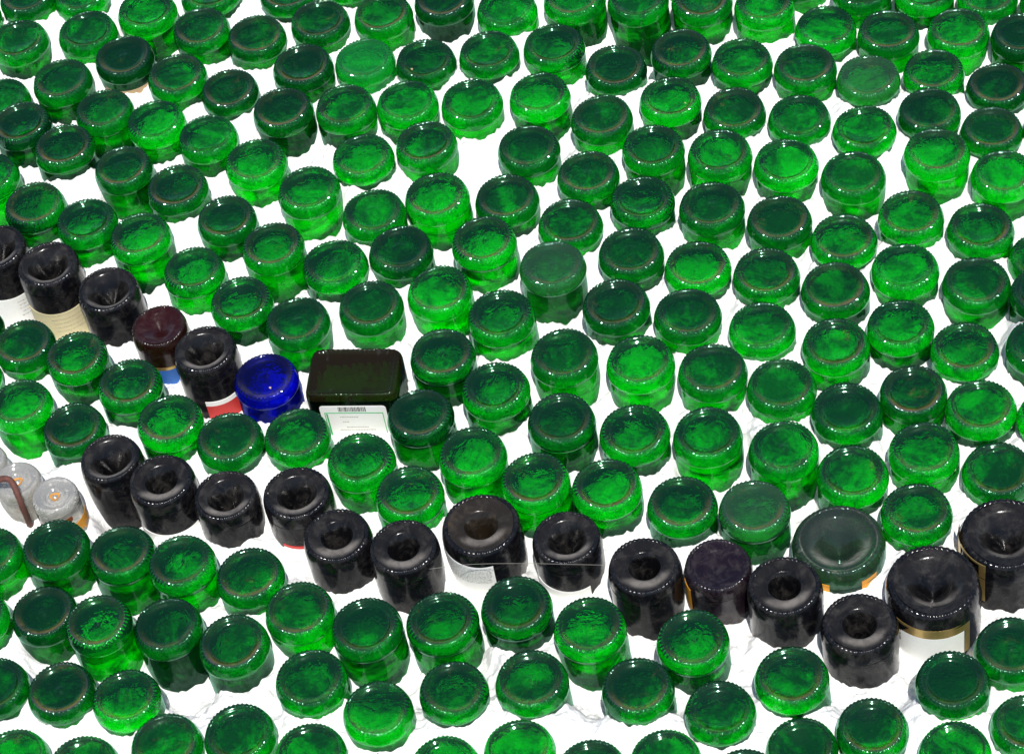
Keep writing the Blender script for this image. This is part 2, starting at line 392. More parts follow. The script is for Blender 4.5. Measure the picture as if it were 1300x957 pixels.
BLUE=(glass_mat('blue_glass_base',(.003,.004,.25),(.012,.018,.98),.5,haze=(.02,.03,.5),gloss=(.35,.4,.9)),glass_mat('blue_glass_body',(.003,.005,.16),(.008,.012,.8),.3,base=False,haze=(.02,.04,.4),haze_amt=.05,gloss=(.2,.25,.8)))
CLEAR=(glass_mat('clear_glass_base',(.62,.59,.53),(1,1,.99),.4,haze=(.8,.8,.77),haze_amt=.25,gloss=(1,1,1),lo=.44,hi=.56,refr=.85,ior=1.5,rrough=.02),glass_mat('clear_glass_body',(.50,.45,.38),(.97,.97,.93),.4,base=False,haze=(.7,.7,.66),haze_amt=.2,gloss=(1,1,1),lo=.44,hi=.56))
SQ=(glass_mat('olive_glass_base',(.003,.020,.003),(.014,.17,.012),2.6,base=False,lo=.42,hi=.58,rrough=.15,haze=(.07,.045,.02),haze_amt=.14,gloss=(.5,.7,.6)),glass_mat('olive_glass_body',(.001,.010,.001),(.003,.08,.004),.25,base=False,haze=(.01,.03,.015),gloss=(.3,.4,.35)))
MG=(glass_mat('smoky_green_glass_base',(.004,.04,.012),(.03,.26,.07),1.9,haze=(.09,.13,.10),haze_amt=.16,gloss=(.6,.9,.8),rs=1.3,dcol=(.42,.40,.34),rin=.013,rout=(.0285,.0225)),glass_mat('smoky_green_glass_body',(.003,.02,.010),(.01,.12,.03),.5,base=False,haze=(.04,.08,.06),haze_amt=.16,gloss=(.5,.8,.7)))
M_DUSTLIP=plain('pale_dust',(.33,.31,.27),.95)
BLK=black_mat('black_glass',dust=.55,ior=1.36); BLKB=black_mat('black_glass_body',dust=.6,ior=1.22); BLKP=black_mat('black_glass_punt',(.002,.002,.0025),punt=True,dust=.8,ior=1.36)
BRN=black_mat('brown_glass',(.012,.003,.002),.4); BRNP=black_mat('brown_glass_base',(.02,.003,.003),.5)
AMB=black_mat('amber_black_punt',(.010,.007,.004),.8,punt=True,glow=(.05,.03,.004))
VIO=black_mat('violet_black_glass',(.008,.004,.008),.7); 
CREAM=plain('cream_paper',(.68,.60,.36),.7); WHITE=plain('white_paper',(.88,.88,.85),.7,0,.06); RED=plain('red_paper',(.55,.03,.025),.6); BLUEP=plain('blue_paper',(.02,.12,.42),.6)
GOLD=plain('gold_foil',(.52,.36,.12),.35,.8,.3,120,.5); ORANGE=plain('orange_paint',(.72,.30,.01),.6,0,.35); TEAL=plain('teal_ink',(.0,.28,.24),.6)
OCHRE=plain('ochre_stain',(.50,.22,.03),.8,0,.5); RUST=plain('rusty_iron',(.12,.045,.032),.75,.2,.5,200,.8); INK=plain('black_ink',(.03,.03,.03),.6); GREENINK=plain('green_ink',(.0,.42,.10),.6); GREYINK=plain('faded_grey_ink',(.36,.34,.28),.7)
CHIP=plain('tan_chip',(.42,.30,.17),.9)
def mortar_mat():
    n=N('white_mortar'); tc=n('ShaderNodeTexCoord').outputs['Object']
    f=noise(n,tc,0.,35,6,.65); g=noise(n,tc,3.,220,4,.6); s=noise(n,tc,8.,12,3,.5)
    c=n.mixc(n.ramp(s,.35,.7),(.80,.805,.80),(.86,.86,.85))
    c=n.mixc(n.math('MULTIPLY',n.ramp(g,.70,.76),n.ramp(f,.5,.62)),c,(.36,.36,.34))
    b=n('ShaderNodeBump',{'Strength':.7,'Distance':.005,'Height':n.math('ADD',f,n.math('MULTIPLY',g,.35))}).outputs[0]
    p=n('ShaderNodeBsdfPrincipled',{'Base Color':c,'Roughness':.9,'Specular IOR Level':.2,'Normal':b}); n.t.links.new(p.outputs[0],n.out.inputs[0]); return n.m
MORTAR=mortar_mat()
# ------------------------------------------------------------------ mesh helpers
def mesh(name,V,Fc,mat,smooth=True):
    me=bpy.data.meshes.new(name); V=np.asarray(V,dtype=np.float32); Fc=np.asarray(Fc,dtype=np.int32)
    nf,k=Fc.shape
    me.vertices.add(len(V)); me.vertices.foreach_set('co',V.ravel()); me.loops.add(nf*k); me.loops.foreach_set('vertex_index',Fc.ravel())
    me.polygons.add(nf); me.polygons.foreach_set('loop_start',np.arange(0,nf*k,k,dtype=np.int32)); me.polygons.foreach_set('loop_total',np.full(nf,k,dtype=np.int32))
    me.update(calc_edges=True); me.validate()
    me.polygons.foreach_set('use_smooth',np.full(len(me.polygons),smooth)); me.materials.append(mat); return me
SEG=180
def lathe(name,prof,mat,seg=SEG,knurl=None,amp=.0011,dent=0,shape=None):
    """prof: (r,z) from the axis outward and down; knurl=(r0,r1): beads between those radii near z=0"""
    th=np.arange(seg)/seg*2*PI; c,s=np.cos(th),np.sin(th); V=[];ph=np.where(np.arange(seg)%4<2,1.,0.)
    sd_=RNG.uniform(0,6.28,4)
    for i,(r,z) in enumerate(prof):
        rr=np.full(seg,r)*(1+dent*(.004*np.sin(2*th+sd_[0])+.003*np.sin(3*th+sd_[1])+.002*np.sin(5*th+sd_[2])))
        zz=np.full(seg,z)+dent*.0006*np.sin(th*2+sd_[3])*(r>.02)
        if knurl and knurl[0]<=r<=knurl[1] and z>-.006: zz=zz+ph*amp; rr=rr+ph*amp*.35*(1 if r>(knurl[0]+knurl[1])/2 else -1)
        if shape: x,y=shape(rr,th)
        else: x,y=rr*c,rr*s
        V.append(np.stack([x,y,zz],1))
    V=np.concatenate(V); Fc=[]
    idx=np.arange(seg); nx=(idx+1)%seg
    for i in range(len(prof)-1):
        a=i*seg; b=(i+1)*seg
        Fc.append(np.stack([a+idx,b+idx,b+nx,a+nx],1))
    return mesh(name,V,np.concatenate(Fc),mat)
mm=.001
def prof_base(kind):
    if kind=='flat':   a=[(.05,-3.0),(4,-3.1),(9,-3.5),(15,-3.8),(21,-3.6),(26,-3.0)]
    elif kind=='nub':  a=[(.05,-1.8),(2.5,-2.2),(4.5,-3.5),(8,-4.2),(14,-4.4),(21,-4.0),(26,-3.1)]
    elif kind=='ring': a=[(.05,-4.0),(6,-4.0),(8.2,-3.5),(9.6,-4.3),(14,-4.6),(20,-4.2),(26,-3.2)]
    elif kind=='dome': a=[(.05,-8.5),(5,-8.2),(10,-7.3),(16,-5.8),(22,-4.0),(27,-2.5)]
    elif kind=='step': a=[(.05,-4.6),(10,-4.8),(17,-4.9),(19.5,-4.1),(23,-3.7),(27,-2.7)]
    return [(r*mm*(.955 if r<28 else 1),z*mm) for r,z in a+[(27.2,-2.0),(28.7,-1.35),(29.7,-.85),(30.5,-.35),(31.2,-.02),(31.8,-.14),(32.3,-.42),(32.95,-.84),(33.6,-1.32),(34.3,-2.0),(35.3,-3.3),(36.2,-5.2),(37.1,-8.0),(37.8,-11),(38,-13.5),(37.7,-15.5),(37.3,-16.6)]]
def prof_body(st):
    a=[(37.3,-16.6),(37.0,-17.6),(36.8,-19),(36.8,-24)] if st else [(37.3,-16.6),(37.2,-18),(37.2,-22)]
    e=a[-1][0]
    return [(r*mm,z*mm) for r,z in a+[(e,-34),(e+.2,-48),(e,-70),(e,-100),(e-1,-135)]]
def prof_wine(ro,dp,rk=32.6):
    """punt opening ro, depth dp"""
    p=[]
    for i in range(26):
        r_=(rk-1.6)*i/25; q=min(1,max(0,(rk-r_)/(rk-ro))); u=max(0,1-r_/ro)
        p.append((max(.05,r_),-.25-1.3*q*q*(3-2*q)-1.3*dp*(u**1.12)))
    n_=len(p)
    p+=[(rk-.8,-.12),(rk,0),(rk+.9,-.25),(rk+1.8,-.95),(rk+2.7,-1.9),(36.3,-3.9),(37.2,-7),(37.8,-11.5),(38,-17.5)]
    k=[(r*mm,z*mm) for r,z in p]; return k[:n_],k[n_-1:]
wine_body=[(r*mm,z*mm) for r,z in [(38,-17.5),(37.9,-24),(37.7,-40),(37.7,-60),(37.6,-90),(37,-140)]]
# ------------------------------------------------------------------ object helpers
def link(name,me,parent=None,loc=(0,0,0)):
    o=bpy.data.objects.new(name,me); COL.objects.link(o); o.location=loc
    if parent: o.parent=parent
    return o
def thing(name,label,cat,loc,group=None,rz=0.,scale=1.):
    o=link(name,None,None,loc); o.empty_display_size=.02; o['label']=label; o['category']=cat; o.rotation_euler.z=rz; o.scale=(scale,)*3
    if group: o['group']=group
    return o
def dup(root):
    r=root.copy(); COL.objects.link(r)
    for ch in list(root.children):
        c=ch.copy(); COL.objects.link(c); c.parent=r
    return r
def arc_label(name,mat,parent,R,a0,a1,z0,z1,thick=.0005,n=40,ragged=0.,label=None):
    """paper wrapped round a body of radius R between azimuths a0,a1 (radians) and heights z0 (upper) z1 (lower)"""
    V=[];Fc=[]
    jag=[RNG.uniform(-1,1)*ragged for _ in range(n+1)]
    for i in range(n+1):
        a=a0+(a1-a0)*i/n
        for rr,zz in ((R+thick,z0),(R+thick,z1+jag[i]),(R-.0003,z1+jag[i]),(R-.0003,z0)):
            V.append((rr*math.cos(a),rr*math.sin(a),zz))
    for i in range(n):
        for k in range(4): Fc.append((i*4+k,i*4+(k+1)%4,i*4+4+(k+1)%4,i*4+4+k))
    o=link(name,mesh(name,V,Fc,mat,False),parent)
    if label: o['label']=label
    return o
def box(name,x0,x1,y0,y1,z0,z1,mat,parent=None):
    V=[(x,y,z) for x in (x0,x1) for y in (y0,y1) for z in (z0,z1)]
    Fc=[(0,1,3,2),(4,6,7,5),(0,4,5,1),(2,3,7,6),(0,2,6,4),(1,5,7,3)]
    return link(name,mesh(name,V,Fc,mat,False),parent)
def join_boxes(name,bs,mat,parent):
    V=[];Fc=[]
    for (x0,x1,y0,y1,z0,z1) in bs:
        b=len(V); V+=[(x,y,z) for x in (x0,x1) for y in (y0,y1) for z in (z0,z1)]
        Fc+=[tuple(b+i for i in f) for f in [(0,1,3,2),(4,6,7,5),(0,4,5,1),(2,3,7,6),(0,2,6,4),(1,5,7,3)]]
    return link(name,mesh(name,V,Fc,mat,False),parent)
# ------------------------------------------------------------------ mortar surface
def vnoise(X,Y,cell,seed):
    r=np.random.default_rng(seed); n=int(4/cell)+4; g=r.uniform(-1,1,(n,n))
    u=(X+1.5)/cell; v=(Y-.5)/cell; i=np.floor(u).astype(int); j=np.floor(v).astype(int); a=u-i; b=v-j; a=a*a*(3-2*a); b=b*b*(3-2*b)
    i=np.clip(i,0,n-2); j=np.clip(j,0,n-2)
    return g[i,j]*(1-a)*(1-b)+g[i+1,j]*a*(1-b)+g[i,j+1]*(1-a)*b+g[i+1,j+1]*a*b
CP=[]
for k,x,y,R,z,H,px,py in D:
    d=math.hypot(x,y); CP.append((x-x/d*R*1.02,y-y/d*R*1.02,z-H*1.08-.0035))
_s=Vector((-.1805-.018,2.0463-.04)); CP.append((_s.x,_s.y,-.07)); CP.append((-.16,2.005,-.07)); CP.append((-.19,2.0,-.07)); 
CP=np.array(CP)
G=.0022; xs=np.arange(-.86,.98,G); ys=np.arange(1.22,3.05,G)
X,Y=np.meshgrid(xs,ys,indexing='ij')
num=np.zeros_like(X); den=np.zeros_like(X)
for cx,cy,h in CP:
    w_=1/(((X-cx)**2+(Y-cy)**2)+1e-5)**2.2; num+=w_*h; den+=w_
Z=num/den
Z+=.0030*vnoise(X,Y,.021,1)+.0034*vnoise(X,Y,.0105,2)+.0026*vnoise(X,Y,.0058,3)+.0020*vnoise(X,Y,.0033,4)
for k,x,y,R,z,H,px,py in D:      # inside a bottle the mortar stays below its base
    i0,i1=int((x-R+.86)/G),int((x+R+.86)/G)+2; j0,j1=int((y-R-1.22)/G),int((y+R-1.22)/G)+2
    i0=max(i0,0); j0=max(j0,0)
    if i1<=0 or j1<=0 or i0>=X.shape[0] or j0>=X.shape[1]: continue
    sub=Z[i0:i1,j0:j1]; msk=(X[i0:i1,j0:j1]-x)**2+(Y[i0:i1,j0:j1]-y)**2<(R*1.05)**2
    sub[msk]=np.minimum(sub[msk],z-.0165)
_c,_s2=math.cos(math.radians(13.3)),math.sin(math.radians(13.3)); _x,_y=X+.1838,Y-2.0463
_in=(np.abs(_x*_c-_y*_s2)<.052)&(np.abs(_x*_s2+_y*_c)<.034); Z[_in]=np.minimum(Z[_in],-.085)
nx,ny=X.shape; I=np.arange(nx*ny).reshape(nx,ny)
Fm=np.stack([I[:-1,:-1],I[1:,:-1],I[1:,1:],I[:-1,1:]],-1).reshape(-1,4)
mo=link('mortar_bed',mesh('mortar_bed',np.stack([X,Y,Z],-1).reshape(-1,3),Fm,MORTAR)); mo['kind']='structure'
def ground(x,y):
    return float(Z[int(np.clip((x+.86)/G,0,nx-1)),int(np.clip((y-1.22)/G,0,ny-1))])
# ------------------------------------------------------------------ labels that say which one
def pos_words(px,py):
    return '%d%% across and %d%% down the picture'%(round(px/13.0),round(py/9.57))
LOOK={'g':'green','gd':'dark green','gb':'bright green','gp':'light milky green','gu':'pale dusty green'}
special={}
LAND=[((342,488),'the blue bottle'),((452,470),'the square bottle'),((1066,690),'the large smoky green bottle'),((70,630),'the clear glass bottles')]
used=set()
def green_label(k,px,py,H):
    if px<0 or px>1300 or py<0 or py>957:
        side='left' if px<0 else 'right' if px>1300 else 'top' if py<0 else 'bottom'
        along=('%d%% down'%round(py/9.57)) if side in('left','right') else ('%d%% across'%round(px/13))
        t='%s bottle base cut by the %s edge of the picture, %s'%(LOOK[k],side,along)
    else:
        tall='tall' if H>.05 else 'low' if H<.026 else ''
        t='%s %s bottle base in white mortar, %s'%(tall,LOOK[k],pos_words(px,py)); t=t.strip()
    return t
# ------------------------------------------------------------------ green bottles
BK=['flat','nub','ring','dome','step']
protos={}
def green_proto(k,b,st):
    t=thing('green_bottle','','bottle',(0,0,0),'green bottles set upside down in the mortar')
    mb,md=green[k]
    link('base',lathe('base',prof_base(b),mb,knurl=(.0310,.0344),dent=1),t)
    link('body',lathe('body',prof_body(st),md,seg=96,dent=1),t)
    return t
n_g=0
for k,x,y,R,z,H,px,py in D:
    if k=='gt': kk='gd'
    else: kk=k
    if kk not in green: continue
    b=random.choice(BK if kk!='gu' else ['nub','ring']); st=random.random()<.75
    key=(kk,b,st)
    if key not in protos: o=protos[key]=green_proto(*key)
    else: o=dup(protos[key])
    o.location=(x,y,z); s=R*1.012/.038; o.scale=(s,s,1.0); o.rotation_euler=(random.uniform(-.025,.025),random.uniform(-.025,.025),random.uniform(0,6.28))
    lb=green_label(kk,px,py,H)
    if lb in used: lb=lb.replace('bottle base','glass bottle bottom')
    used.add(lb); o['label']=lb; n_g+=1
    if k=='gt':
        a=math.atan2(-y,-x)-o.rotation_euler.z
        arc_label('label',CHIP,o,.0366,a-1.1,a+1.3,-.029,-.040,label='tan paper band round the lower body')
    if abs(px-1267)<14 and abs(py-600)<14: special['chip']=o
# ------------------------------------------------------------------ wine bottles and other single ones
def find(kinds): return [d for d in D if d[0] in kinds]
def front_z(x,y,R,pyt,top=0.):
    """height at which the side facing the camera projects to picture row pyt"""
    d=math.hypot(x,y); lo,hi=-.13,top
    for _ in range(40):
        m=(lo+hi)/2; yy=proj((x-x/d*R,y-y/d*R,m))[1]
        if yy>pyt: lo=m
        else: hi=m
    return m
def wine(name,label,cat,d,ro,dp,mats,group=None,big=False,rk=32.6):
    k,x,y,R,z,H,px,py=d; s=R/.038
    t=thing(name,label,cat,(x,y,z),group)
    a,bb=prof_wine(ro,dp,rk)
    sc=lambda p:[(r*s,zz*s) for r,zz in p]
    link('punt',lathe('punt',sc(a),mats[0],dent=1),t)
    link('heel',lathe('heel',sc(bb),mats[1],knurl=((rk-1.2)*mm*s,(rk+2.8)*mm*s),amp=.0008,dent=1),t)
    link('body',lathe('body',sc(wine_body),mats[2] if len(mats)>2 else mats[1],seg=96,dent=1),t)
    return t,math.atan2(-y,-x),R*.994
GW='black wine bottles set upside down in the mortar'
def near(px,py):
    return min(D,key=lambda d:(d[6]-px)**2+(d[7]-py)**2)
K=(BLKP,BLK,BLKB)
W_=[ # place, opening, depth, label
 ((-2,330),26,26,'black wine bottle with cream label, cut by the left picture edge',K),
 ((65,345),26,30,'black wine bottle with cream label and white glint, second from the left edge',K),
 ((140,375),27,26,'unlabelled black wine bottle next to the dark red brown bottle',K),
 ((262,450),25,30,'black wine bottle with red and white label left of the blue bottle',K),
 ((143,590),27,28,'leftmost black wine bottle of the lower row, right of the clear glass bottles',K),
 ((207,620),20,26,'black wine bottle with wide dark hole and a white label, second in the lower row',K),
 ((289,635),23,26,'black wine bottle without label, third from the left in the lower row',K),
 ((379,632),23,28,'black wine bottle with thin red label edge, fourth in the lower row',K),
 ((430,690),19,24,'black wine bottle with pale dust in its punt, fifth in the lower row',K),
 ((517,700),18.5,24,'black wine bottle with small round punt, left of the large amber tinged bottle',K),
 ((612,675),17,22,'large brown black wine bottle with a printed white label',(AMB,BLK,BLKB)),
 ((720,690),23,26,'black wine bottle joined by cobweb to the large brown black bottle',K),
 ((819,725),17.5,26,'black wine bottle with round dark hole, left of the flat violet black bottle',K),
 ((999,745),17.5,26,'grey dusty black wine bottle just left below the large smoky green bottle',K),
 ((1092,795),17.5,28,'lowest black wine bottle, grey and dusty, left of the gold banded bottle',K)]
WB={}
for i,((px,py),ro,dp,lb,mats) in enumerate(W_):
    d=near(px,py); WB[i]=wine('wine_bottle',lb,'wine bottle',d,ro,dp,mats,GW)+(d,)
def lab(i,mat,a0,a1,py0,py1=None,hgt=None,nm='label',label=None,thick=.0005):
    t,az,R,d=WB[i]; x,y,z=d[1],d[2],d[4]
    z0=front_z(x,y,R,py0)-z; z1=(front_z(x,y,R,py1)-z) if py1 else z0-(hgt or .06)
    return arc_label(nm,mat,t,R,az+math.radians(a0),az+math.radians(a1),z0,z1,thick=thick,label=label)
def print_lines(i,a0,a1,py0,dz0,rows,mat,lw=.0007,gap=.0030,nm='printed_text'):
    t,az,R,d=WB[i]; x,y,z=d[1],d[2],d[4]; z0=front_z(x,y,R,py0)-z-dz0; V=[];Fc=[]
    for r in range(rows):
        a=a0+random.uniform(0,4); 
        while a<a1-2:
            w=random.uniform(1.5,5); e=min(a+w,a1); n=3
            zt=z0-r*gap+random.uniform(-.0002,.0002); hh=lw*random.uniform(.7,1.4)
            for q in range(n+1):
                an=az+math.radians(a+(e-a)*q/n); rr=R+.0009
                V+= [(rr*math.cos(an),rr*math.sin(an),zt),(rr*math.cos(an),rr*math.sin(an),zt-hh)]
                if q: b=len(V); Fc.append((b-4,b-3,b-1,b-2))
            a=e+random.uniform(.8,1.6)
    return link(nm,mesh(nm,V,Fc,mat,False),t)
lab(0,WHITE,-85,85,378); print_lines(0,0,60,378,.008,5,GREYINK,gap=.006)
lab(1,CREAM,-80,72,396); print_lines(1,-60,60,396,.0025,1,GREYINK,.0004); print_lines(1,-30,55,396,.010,4,GREYINK,gap=.007)
lab(3,WHITE,-28,80,508,513,label='white band above the red label'); lab(3,RED,-28,80,513,hgt=.06,nm='red_label'); 
lab(5,WHITE,-70,75,676,hgt=.05); 
t,az,R,d=WB[5]; 
arc_label('teal_line',TEAL,t,R,az+.35,az+1.1,front_z(d[1],d[2],R,682)-d[4],front_z(d[1],d[2],R,684)-d[4],thick=.0009)
lab(7,RED,-50,50,691,694,nm='red_band'); lab(7,WHITE,-50,45,694.3,hgt=.05)
lab(10,WHITE,-82,4,719,hgt=.06); print_lines(10,-70,0,720,.002,11,INK,.0005,.0024)
lab(11,WHITE,-75,25,750,hgt=.05)
# dark brown bottle, violet black flat bottle
d=near(204,425); t,az,R=wine('brown_bottle','dark red brown bottle with gold and blue label, between two black bottles','bottle',d,25,9,(BRNP,BRN)); WB[20]=(t,az,R,d)
lab(20,GOLD,-60,70,465,468,nm='gold_line'); lab(20,BLUEP,-60,70,468.3,hgt=.05)
d=near(912,718); t,az,R=wine('violet_black_bottle','flat based violet black bottle in the lower row of wine bottles','bottle',d,27,3.5,(VIO,VIO)); WB[21]=(t,az,R,d)
lab(21,ORANGE,-88,-60,763,hgt=.04,nm='paper_scrap')
# blue bottle
d=near(338,483); k,x,y,R,z,H,px,py=d
t=thing('blue_bottle','cobalt blue bottle, the only blue one, left of the square bottle','bottle',(x,y,z),None,rz=.4); s=R/.038
link('base',lathe('base',[(r*s,q*s) for r,q in prof_base('ring')],BLUE[0],knurl=(.0310*s,.0344*s),amp=.0006),t)
link('body',lathe('body',[(r*s,q*s) for r,q in prof_body(True)],BLUE[1],seg=96,dent=1),t)
# clear bottles
def clear_prof(s): 
    return [(r*mm*s,z*mm*s) for r,z in [(.05,-6),(2.5,-6.6),(4.0,-9.5),(8,-9.4),(9.5,-7.4),(12.5,-8.8),(15,-8.6),(16.5,-5.4),(20,-6.2),(23,-5.8),(25,-3),(27,-2.6),(29.5,-1.2),(31,-.2),(32,0),(33.2,-.4),(35.2,-2.6),(37,-6.5),(38,-11),(38,-15)]]
cl=[d for d in D if d[0]=='c']
CL={'c0':'clear glass bottle with brown stain, right of the rusty iron hook','c1':'clear glass bottle behind the rusty iron hook','c2':'whitish clear bottle cut by the left edge above the rusty hook'}
for d in cl:
    k,x,y,R,z,H,px,py=d; key='c0' if px>55 else 'c1' if py>600 else 'c2'
    t=thing('clear_bottle',CL[key],'bottle',(x,y,z),'clear glass bottles'); s=R/.038
    link('base',lathe('base',clear_prof(s),CLEAR[0],seg=96,dent=1),t)
    link('body',lathe('body',[(.0380*s,-.015*s),(.0376*s,-.020*s),(.0376*s,-.05),(.037*s,-.10)],CLEAR[1],seg=96,dent=1),t)
    if key!='c2':
        az=math.atan2(-y,-x)
        V=[];Fc=[];n=48
        for i in range(n):
            a=i/n*2*PI
            for q,rr in enumerate((4.5,8.0)): 
                rj=rr*(1+.12*math.sin(3*a)); V.append((rj*mm*s*math.cos(a),rj*mm*s*math.sin(a),-.0080*s if q==0 else -.0072*s))
        for i in range(n): j=(i+1)%n; Fc.append((2*i,2*i+1,2*j+1,2*j))
        link('stain_ring',mesh('stain_ring',V,Fc,OCHRE),t)
    if key=='c0':
        arc_label('torn_label',ORANGE,t,R*.985,az+.25,az+1.45,-.034,-.052,ragged=.006,n=14,label='torn orange label round the lower body')
        arc_label('stain',plain('dark_rust_stain',(.20,.05,.005),.6,0,.5),t,R*.99,az-.35,az+.35,-.018,-.026,ragged=.003,n=14)
# magnums
d=near(1066,690); k,x,y,R,z,H,px,py=d
t,az,R2=wine('smoky_bottle','large smoky green bottle with wide dusty punt, biggest green one','bottle',d,24,17,MG[:1]+MG,rk=32)
s=R/.038
arc_label('gold_label',ORANGE,t,R2,az-.75,az-.25,front_z(x,y,R2,744)-z,front_z(x,y,R2,760)-z,ragged=.002,n=24); arc_label('gold_label',ORANGE,t,R2,az+.45,az+.85,front_z(x,y,R2,744)-z,front_z(x,y,R2,755)-z,ragged=.002,n=24)
d=near(1185,750); t,az,R2=wine('magnum_bottle','large black bottle with wide punt and gold band along its lower side','wine bottle',d,25,17,K,'large black bottles'); WB[30]=(t,az,R2,d)
lab(30,GOLD,-62,48,801,811,nm='gold_band'); lab(30,GOLD,40,48,811.3,hgt=.04,nm='gold_edge'); lab(30,WHITE,-62,39,811.3,hgt=.05); print_lines(30,-60,-42,813,.001,6,INK,.0012,.0026)
d=near(1275,690); t,az,R2=wine('magnum_bottle','large black bottle with upright gold strip, against the right picture edge','wine bottle',d,24,19,K,'large black bottles'); WB[31]=(t,az,R2,d)
lab(31,GOLD,-95,-24,722,726,nm='gold_band'); lab(31,GOLD,-33,-24,726.3,hgt=.06,nm='gold_strip'); lab(31,GOLD,-100,-70,700,hgt=.05,nm='gold_edge')
# square bottle
c=Vector((-.1838,2.0463)); sq=thing('square_bottle','rectangular dark olive green bottle with a white barcode label, the only square one','bottle',(c.x,c.y,-.001),None,rz=math.radians(-13.3))
def rr_shape(hx,hy,cr):
    def f(rr,th):
        # rr is 0..1 inset factor of a rounded rectangle
        c_,s_=np.cos(th),np.sin(th); n_=9.0
        q=(np.abs(c_)**n_+np.abs(s_)**n_)**(-1/n_)
        return rr*hx*c_*q, rr*hy*s_*q
    return f
shp=rr_shape(.0535,.0355,.008)
sqb=[(.01,-.0035),(.3,-.0036),(.6,-.0034),(.78,-.0028),(.84,-.0018),(.87,-.0007),(.895,-.0001),(.92,-.0002),(.945,-.0008),(.97,-.0026),(.99,-.0060),(1,-.0105)]
th_n=160
def sq_lathe(name,prof,mat,kn=False):
    th=np.arange(th_n)/th_n*2*PI
    # even spacing round the perimeter
    x,y=shp(np.ones(2000),np.linspace(0,2*PI,2000)); L=np.concatenate([[0],np.cumsum(np.hypot(np.diff(x),np.diff(y)))]); tt=np.interp(np.arange(th_n)/th_n*L[-1],L,np.linspace(0,2*PI,2000))
    V=[];ph=np.where(np.arange(th_n)%3<1,1.,0.)
    for r,z in prof:
        xx,yy=shp(np.full(th_n,r),tt); zz=np.full(th_n,z)
        if kn and .86<r<.95: zz=zz+.0010*ph
        V.append(np.stack([xx,yy,zz],1))
    idx=np.arange(th_n); nxi=(idx+1)%th_n; Fc=np.concatenate([np.stack([i*th_n+idx,(i+1)*th_n+idx,(i+1)*th_n+nxi,i*th_n+nxi],1) for i in range(len(prof)-1)])
    return mesh(name,np.concatenate(V),Fc,mat)
link('base',sq_lathe('base',sqb,SQ[0],True),sq)
link('body',sq_lathe('body',[(1,-.0105),(1,-.02),(.995,-.05),(.995,-.12)],SQ[1]),sq)
fy=-.0357
def rbox(name,x0,x1,z0,z1,y,mat,r,parent,th=.0005):
    pts=[]
    for cx_,cz_,a0 in ((x1-r,z1-r,0),(x0+r,z1-r,90),(x0+r,z0+r,180),(x1-r,z0+r,270)):
        for q in range(5):
            a=math.radians(a0+q*22.5); pts.append((cx_+r*math.cos(a),cz_+r*math.sin(a)))
    me=bpy.data.meshes.new(name); n=len(pts)
    V=[(p,y,q) for p,q in pts]+[(p,y+th,q) for p,q in pts]
    me.from_pydata(V,[],[list(range(n)),list(range(2*n-1,n-1,-1))]+[[i,i+n,(i+1)%n+n,(i+1)%n] for i in range(n)]); me.update(); me.materials.append(mat); return link(name,me,parent)
lb=rbox('label',-.0385,.0385,-.092,-.0175,fy-.0006,WHITE,.004,sq); lb['label']='white paper label with barcode and thin green frame'
bars=[];xx=-.017
while xx<.0155:
    w_=random.choice([.0004,.0004,.0007,.0010]); bars.append((xx,xx+w_,fy-.0010,fy-.0007,-.0268,-.0192)); xx+=w_+random.choice([.0004,.0006,.0009])
join_boxes('barcode',bars,INK,lb)
join_boxes('green_frame',[(-.034,.034,fy-.0010,fy-.0007,-.0300,-.0292),(-.034,-.0332,fy-.0010,fy-.0007,-.09,-.0303),(.0332,.034,fy-.0010,fy-.0007,-.09,-.0303),(-.0322,-.0305,fy-.0010,fy-.0007,-.09,-.0312)],GREENINK,lb)
tx=[]
for row,(xa,xb,zz) in enumerate([(-.017,.004,-.0365),(-.015,-.009,-.0455),(-.012,.012,-.055),(-.02,.02,-.06)]):
    xx=xa
    while xx<xb: w_=random.uniform(.0012,.003); tx.append((xx,xx+w_,fy-.0010,fy-.0007,zz-.0008,zz)); xx+=w_+.0007
join_boxes('printed_text',tx,GREYINK,lb)
# ------------------------------------------------------------------ rusty hook
def tube(name,pts,r,mat,seg=14,sub=8,rough=.0):
    P=[Vector(p) for p in pts]; Q=[]
    for i in range(len(P)-1):
        p0=P[max(i-1,0)];p1=P[i];p2=P[i+1];p3=P[min(i+2,len(P)-1)]
        for q in range(sub):
            t=q/sub; Q.append(.5*((2*p1)+(p2-p0)*t+(2*p0-5*p1+4*p2-p3)*t*t+(-p0+3*p1-3*p2+p3)*t**3))
    Q.append(P[-1]); V=[];Fc=[];nrm=None
    for i,q in enumerate(Q):
        tg=(Q[min(i+1,len(Q)-1)]-Q[max(i-1,0)]).normalized()
        if nrm is None: nrm=tg.orthogonal().normalized()
        nrm=(nrm-tg*nrm.dot(tg)).normalized(); bn=tg.cross(nrm)
        for k in range(seg):
            a=2*PI*k/seg; rr=r*(1+random.uniform(-rough,rough)); V.append(q+nrm*rr*math.cos(a)+bn*rr*math.sin(a))
    for i in range(len(Q)-1):
        for k in range(seg): Fc.append((i*seg+k,i*seg+(k+1)%seg,(i+1)*seg+(k+1)%seg,(i+1)*seg+k))
    return mesh(name,V,Fc,mat)
hp=[unproj(39,668,-.055),unproj(36,661,-.035),unproj(31,649,-.012),unproj(25,634,.006),unproj(18,617,.018),unproj(12,609,.022),unproj(3,608,.022),unproj(-10,612,.016),unproj(-30,622,.0),unproj(-45,632,-.05)]
hk=link('iron_hook',tube('iron_hook',hp,.0036,RUST,rough=.10)); hk['label']='rusty bent iron hook sticking out over the clear glass bottles'; hk['category']='hook'
